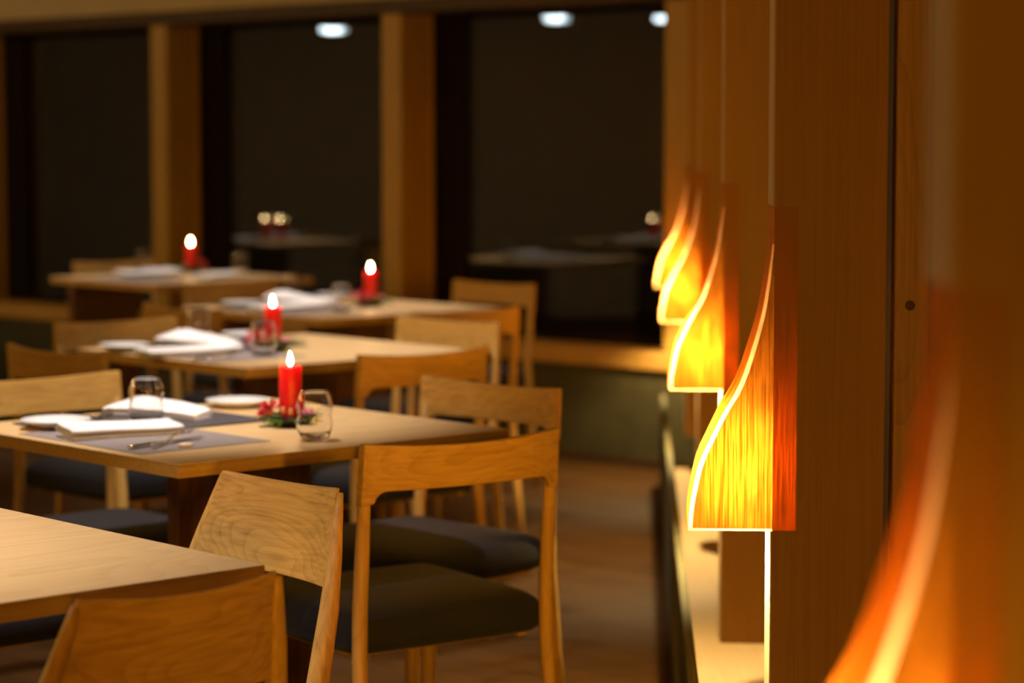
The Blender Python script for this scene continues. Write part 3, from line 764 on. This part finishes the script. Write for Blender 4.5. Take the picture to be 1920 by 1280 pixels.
def make_centrepiece(name, label, loc, rz, group, seed=1, big=1.0):
    t = thing(name, label, 'table centrepiece', loc, rz, group); rnd = random.Random(seed)
    bm = bmesh.new(); lathe(bm, [(0, 0), (0.030, 0), (0.034, 0.003), (0.046, 0.014), (0.0515, 0.024), (0.0490, 0.024), (0.043, 0.014), (0.03, 0.006), (0, 0.006)], 36)
    link('bowl', bm, M['bowl'], parent=t, smooth=True)
    bm = bmesh.new()
    for k in range(60):      # fir sprigs round the candle
        a = rnd.random() * 2 * PI; r0 = 0.028; ln = rnd.uniform(0.024, 0.048) * (big if math.cos(a) > 0 else 1); up = rnd.uniform(-0.05, 0.6)
        d = Vector((math.cos(a), math.sin(a), up)).normalized(); p0 = Vector((math.cos(a) * r0, math.sin(a) * r0, 0.018))
        for q in range(16):
            f = q / 15; p = p0 + d * ln * f - Vector((0, 0, 0.012 * f * f))
            for s in (-1, 1):
                sd = (d.cross(Vector((0, 0, 1))).normalized() * s + d * 0.7 + Vector((0, 0, rnd.uniform(-0.3, 0.6)))).normalized()
                L_ = 0.0095 * (1 - 0.4 * f); wd = d.cross(sd).normalized() * 0.0007
                a_, b_, c_ = p - wd, p + wd, p + sd * L_
                bm.faces.new([bm.verts.new(x) for x in (a_, b_, c_)])
    gr = link('greenery', bm, M['leaf'], parent=t); gr['kind'] = 'stuff'
    roses = [((-0.041, 0.004, 0.028), 0.027 * (1 + (big - 1) * 0.5), (0.5, -0.35)), ((-0.052, -0.018, 0.024), 0.014, (0.3, -0.6))]
    for i, (c, r_, tl) in enumerate(roses):
        bm = bmesh.new(); petal_rose(bm, c, r_, Matrix.Rotation(tl[0] * 0.8, 3, 'X') @ Matrix.Rotation(tl[1], 3, 'Y'), seed + i)
        link('rose', bm, M['rose'], parent=t, smooth=True)
    for i, (c, r_) in enumerate((((0.030, -0.028, 0.030), 0.010), ((0.041, -0.008, 0.028), 0.009))):
        bm = bmesh.new(); petal_rose(bm, c, r_, Matrix.Rotation(0.4, 3, 'X'), seed + 9 + i)
        link('blossom', bm, M['pink'], parent=t, smooth=True)
    for i, (x, y, z) in enumerate(((-0.043, -0.012, 0.022), (0.004, -0.038, 0.028), (-0.012, -0.034, 0.031), (0.015, 0.040, 0.028))):
        bm = bmesh.new(); lathe(bm, [(0, 0), (0.0045, 0.003), (0.006, 0.008), (0.004, 0.014), (0.0045, 0.016), (0, 0.0155)], 12, (x, y))
        bmesh.ops.translate(bm, verts=bm.verts, vec=(0, 0, z - 0.004))
        link('seed_pod', bm, M['peach'], parent=t, smooth=True)
    return t
PROTO = {}
def place(kind, name, cat, label, loc, rz=0, group=None, maker=None, mat=None, **kw):
    if kind in PROTO:
        o = PROTO[kind].copy(); COL.objects.link(o); o.name = name
    else:
        o = link(name, maker(), M[mat], **kw); PROTO[kind] = o
    o.location = loc; o.rotation_euler = (0, 0, rz); return tag(o, label, cat, group)
def plate(label, px, h=TH + 0.0005):
    p = at(px[0], px[1], h); return place('plate', 'side_plate', 'plate', label, p, 0, 'small white side plates', make_plate, 'china', smooth=True)
def glass(label, px, h=TH):
    p = at(px[0], px[1], h); return place('glass', 'water_glass', 'glass', label, p + Vector((0, 0, 0.0004)), random.random(), 'stemless water glasses', make_glass_bm, 'glass', smooth=True)
def napkin(label, pa, pb, seed, h=TH, **kw):
    a = at(*pa, h); c = at(*pb, h); d = c - a; L = d.length
    bm = make_napkin_bm(L=L, seed=seed, **kw)
    o = link('folded_napkin', bm, M['linen'], smooth=True); o.location = (a + c) / 2; o.rotation_euler = (0, 0, math.atan2(d.y, d.x) - PI / 2)
    return tag(o, label, 'napkin', 'folded white napkins')
def cutlery(kind, label, pa, pb, h=TH):
    a = at(*pa, h); c = at(*pb, h); d = c - a
    mk = {'fork': make_fork, 'knife': make_knife, 'spoon': make_spoon}[kind]
    o = place(kind, {'fork': 'fork', 'knife': 'table_knife', 'spoon': 'spoon'}[kind], kind, label, (a + c) / 2, math.atan2(d.y, d.x) - PI / 2, 'polished cutlery', mk, 'steel', smooth=True)
    return o
def placemat(label, F, b0, b1, a0, a1, mat, lift=0.0):
    """b, a: distances from the table's front corner along its two sides"""
    bm = bmesh.new(); box(bm, b0, b1, a0, a1, 0.0002, 0.0016)
    o = link('placemat', bm, M[mat]); o.location = (F[0], F[1], TH + lift); o.rotation_euler = (0, 0, BA)
    return tag(o, label, 'placemat', 'woven placemats')

MH = TH + 0.0018; MH2 = TH + 0.0036
# --- laid table (second)
placemat('light-toned woven placemat at the front left side of the laid table', F2, 0.022, 0.320, 0.155, 0.585, 'mat_light')
placemat('dark-toned woven placemat under the rear napkin of the laid table', F2, 0.10, 0.53, 0.43, 0.74, 'mat_dark', 0.0018)
plate('small white plate at the left corner of the nearest laid table', (105, 800), MH2)
plate('small white plate behind the roses on the nearest laid table', (446, 762), TH + 0.0005)
glass('clear rounded tumbler between the two napkins of the nearest laid table', (275, 797), MH2)
glass('clear rounded tumbler in front of the flowers and red candle', (590, 826), TH)
napkin('white napkin folded long on the light placemat, nearest the camera', (118, 822), (328, 808), 1, MH, flare=0.2, bend=0.008, Wd=0.070, H=0.025)
napkin('white napkin with a raised rounded end behind the left tumbler', (222, 774), (380, 786), 4, MH2, flare=0.2, bend=-0.022, Wd=0.092, H=0.032, taper=0.5, wedge=0.5)
cutlery('knife', 'table knife with a round dark-shining handle on the light placemat, nearest piece', (243, 843), (378, 822), MH)
cutlery('fork', 'fork lying across the knife on the light placemat', (272, 842), (366, 812), MH + 0.004)
cutlery('knife', 'knife beside the left plate on the dark-toned placemat', (128, 784), (262, 792), MH2)
cutlery('fork', 'fork left of the left tumbler, tines toward the raised napkin', (160, 792), (226, 768), MH2 + 0.004)
p = at(348, 838, MH); bm = bmesh.new()
lathe(bm, [(0, 0), (0.008, 0), (0.0105, 0.003), (0.0095, 0.007), (0.005, 0.0088), (0, 0.009)], 20)
bmesh.ops.scale(bm, verts=bm.verts, vec=(1.5, 0.9, 1)); o = link('cutlery_rest', bm, M['stoneware'], smooth=True); o.location = p; o.rotation_euler = (0, 0, 0.3)
tag(o, 'cream pebble-shaped cutlery rest on the light placemat', 'cutlery rest')
CN = 'lit red pillar candles'; CG = 'flower centrepieces around the candles'
def centre(label_c, label_f, px, seed, rz=0.0, big=1.0):
    p = at(px[0], px[1], TH + 0.0)
    make_centrepiece('flower_arrangement', label_f, p + Vector((0, 0, 0.0003)), rz, CG, seed, big)
    make_candle('pillar_candle', label_c, p + Vector((0, 0, 0.0068)), CN)
centre('lit red pillar candle on the nearest laid table, sharpest of them', 'black bowl of fir and crimson roses round the nearest lit candle', (545, 799), 1)
# --- third table
placemat('grey placemat at the left side of the second laid table', F3, 0.02, 0.32, 0.17, 0.60, 'mat_light')
placemat('dark-toned placemat under the rear napkin of the second laid table', F3, 0.10, 0.53, 0.43, 0.74, 'mat_dark', 0.0018)
plate('white plate at the left corner of the second laid table', (232, 656), MH2)
plate('white plate left of the candle on the second laid table', (460, 634), TH + 0.0005)
napkin('blurred napkin, nearer of the two on the second laid table', (262, 670), (440, 658), 2, MH, flare=0.2, bend=0.01, Wd=0.075, H=0.022)
napkin('blurred napkin, farther of the two on the second laid table', (310, 645), (440, 652), 5, MH2, flare=0.2, bend=-0.015, Wd=0.09, H=0.036, taper=0.45, wedge=0.5)
glass('blurred tumbler behind the napkins of the second laid table', (372, 641), MH2)
glass('blurred tumbler left in front of the second table flowers', (494, 668), TH)
cutlery('knife', 'blurred knife at the front of the second laid table', (355, 678), (445, 665), MH)
cutlery('fork', 'blurred fork at the front of the second laid table', (385, 680), (450, 662), MH + 0.004)
cutlery('knife', 'blurred knife beside the plate of the second laid table', (250, 650), (330, 654), MH2)
cutlery('fork', 'blurred fork beside the plate of the second laid table', (262, 655), (308, 645), MH2 + 0.004)
centre('lit red pillar candle on the second laid table, left of centre', 'bowl of fir and flowers round the candle of the second laid table', (512, 658), 3, 0.2, 1.7)
# --- fourth table
placemat('blurred grey placemat on the third laid table', F4, 0.02, 0.32, 0.17, 0.60, 'mat_light')
placemat('blurred dark-toned placemat on the third laid table', F4, 0.10, 0.53, 0.43, 0.74, 'mat_dark', 0.0018)
plate('blurred white plate at the left end of the third laid table', (452, 574), MH2)
napkin('blurred napkin, left of the two on the third laid table', (475, 584), (600, 577), 3, MH, flare=0.2, bend=0.01, Wd=0.075, H=0.022)
napkin('blurred napkin, right one of the two on the third laid table', (505, 567), (628, 571), 6, MH2, flare=0.2, bend=-0.015, Wd=0.09, H=0.036, taper=0.45, wedge=0.5)
plate('blurred white plate left of the third candle', (628, 558), TH + 0.0005)
glass('blurred tumbler behind the napkins of the third laid table', (548, 561), MH2)
glass('blurred tumbler at the rear of the third laid table', (640, 586), TH)
centre('lit red pillar candle in front of the middle window post', 'bowl of flowers round the candle in front of the middle window post', (695, 574), 5, 0.9, 1.4)
# --- fifth table
placemat('blurred grey placemat on the farthest table', F5, 0.02, 0.32, 0.17, 0.60, 'mat_light')
napkin('blurred napkin at the left of the farthest table', (222, 520), (332, 516), 7, MH, flare=0.3, bend=0.01, Wd=0.08, H=0.03)
napkin('blurred napkin right of the candle on the farthest table', (372, 524), (446, 519), 8, TH, flare=0.3, bend=0.0, Wd=0.08, H=0.022)
plate('blurred plate between napkin and candle on the farthest table', (292, 510), TH + 0.0005)
glass('faint tumbler behind the left napkin of the farthest table', (268, 507), TH)
glass('faint tumbler at the right end of the farthest table', (450, 516), TH)
centre('lit red pillar candle on the farthest table, at the left by the windows', 'bowl of flowers round the candle on the farthest table', (358, 511), 7, 3.0, 1.7)

# ================================================================== what the window panes mirror, left of the picture
def far_table(label, c, lab2):
    t = make_table('dining_table', label, c - BD * 0.4 - AD * 0.4, 'tables mirrored in the windows')
    for k, (dx, dy) in enumerate(((-0.03, 0.02), (0.04, -0.07))):
        make_candle('pillar_candle', 'candle mirrored in the window glass, %s' % (lab2 + (', left flame' if k == 0 else ', right flame')), (c.x + dx, c.y + dy, TH), 'candles mirrored in the windows')
    for k, (dx, dy, a) in enumerate(((-0.22, -0.05, 0.4), (0.2, 0.12, 1.2), (0.05, 0.25, 2.2))):
        bm = make_napkin_bm(L=0.22, seed=20 + k, Wd=0.09, H=0.03); o = link('folded_napkin', bm, M['linen'], smooth=True)
        o.location = (c.x + dx, c.y + dy, TH); o.rotation_euler = (0, 0, a)
        tag(o, 'pale napkin mirrored in the window glass, %s' % lab2, 'napkin', 'napkins mirrored in the windows')
far_table('table mirrored dimly in the second window', Vector((-3.70, 11.65)), 'second window')
far_table('table mirrored dimly in the wide third window', Vector((-3.52, 9.40)), 'third window')
spot('table_spot', (-3.7, 11.7, 2.42), (-3.7, 11.6, 0.74), 80, WHT, 58, 0.9)
spot('table_spot', (-3.5, 9.5, 2.42), (-3.5, 9.4, 0.74), 50, WHT, 58, 0.9)
for k, (x, y, d) in enumerate(((-3.2, 11.0, AD), (-4.45, 11.85, BD), (-3.0, 8.75, AD), (-4.35, 8.95, BD))):
    dup(proto['rail'], 'dining_chair', 'dark chair dimly mirrored in the window glass', (x, y, 0), face_ang(d), 'chairs mirrored in the windows')
pend = [(-4.51, 11.38, 'upper of the left pair'), (-4.46, 11.27, 'lower of the left pair'), (-4.48, 9.90, 'middle'), (-4.40, 9.23, 'right')]
for k, (x, y, wh) in enumerate(pend):
    t = thing('pendant_light', 'white ceiling lamp mirrored at the top of the windows, %s' % wh, 'lamp', (x, y, CEIL), 0, 'ceiling lamps mirrored in the windows')
    zc = -0.42 - (0.075 if k == 1 else 0.015 if k == 0 else 0)
    bm = bmesh.new(); lathe(bm, [(0, 0), (0.045, 0), (0.045, -0.02), (0.006, -0.024), (0.006, zc + 0.04), (0.03, zc + 0.035), (0.075, zc + 0.010), (0.078, zc), (0.070, zc), (0, zc + 0.012)], 24)
    link('lamp_housing', bm, M['black_metal'], parent=t, smooth=True)
    bm = bmesh.new(); lathe(bm, [(0, zc + 0.008), (0.068, zc + 0.002), (0.066, zc - 0.018), (0.045, zc - 0.030), (0, zc - 0.034)], 24)
    link('lamp_diffuser', bm, M['pendant_lens'], parent=t, smooth=True)
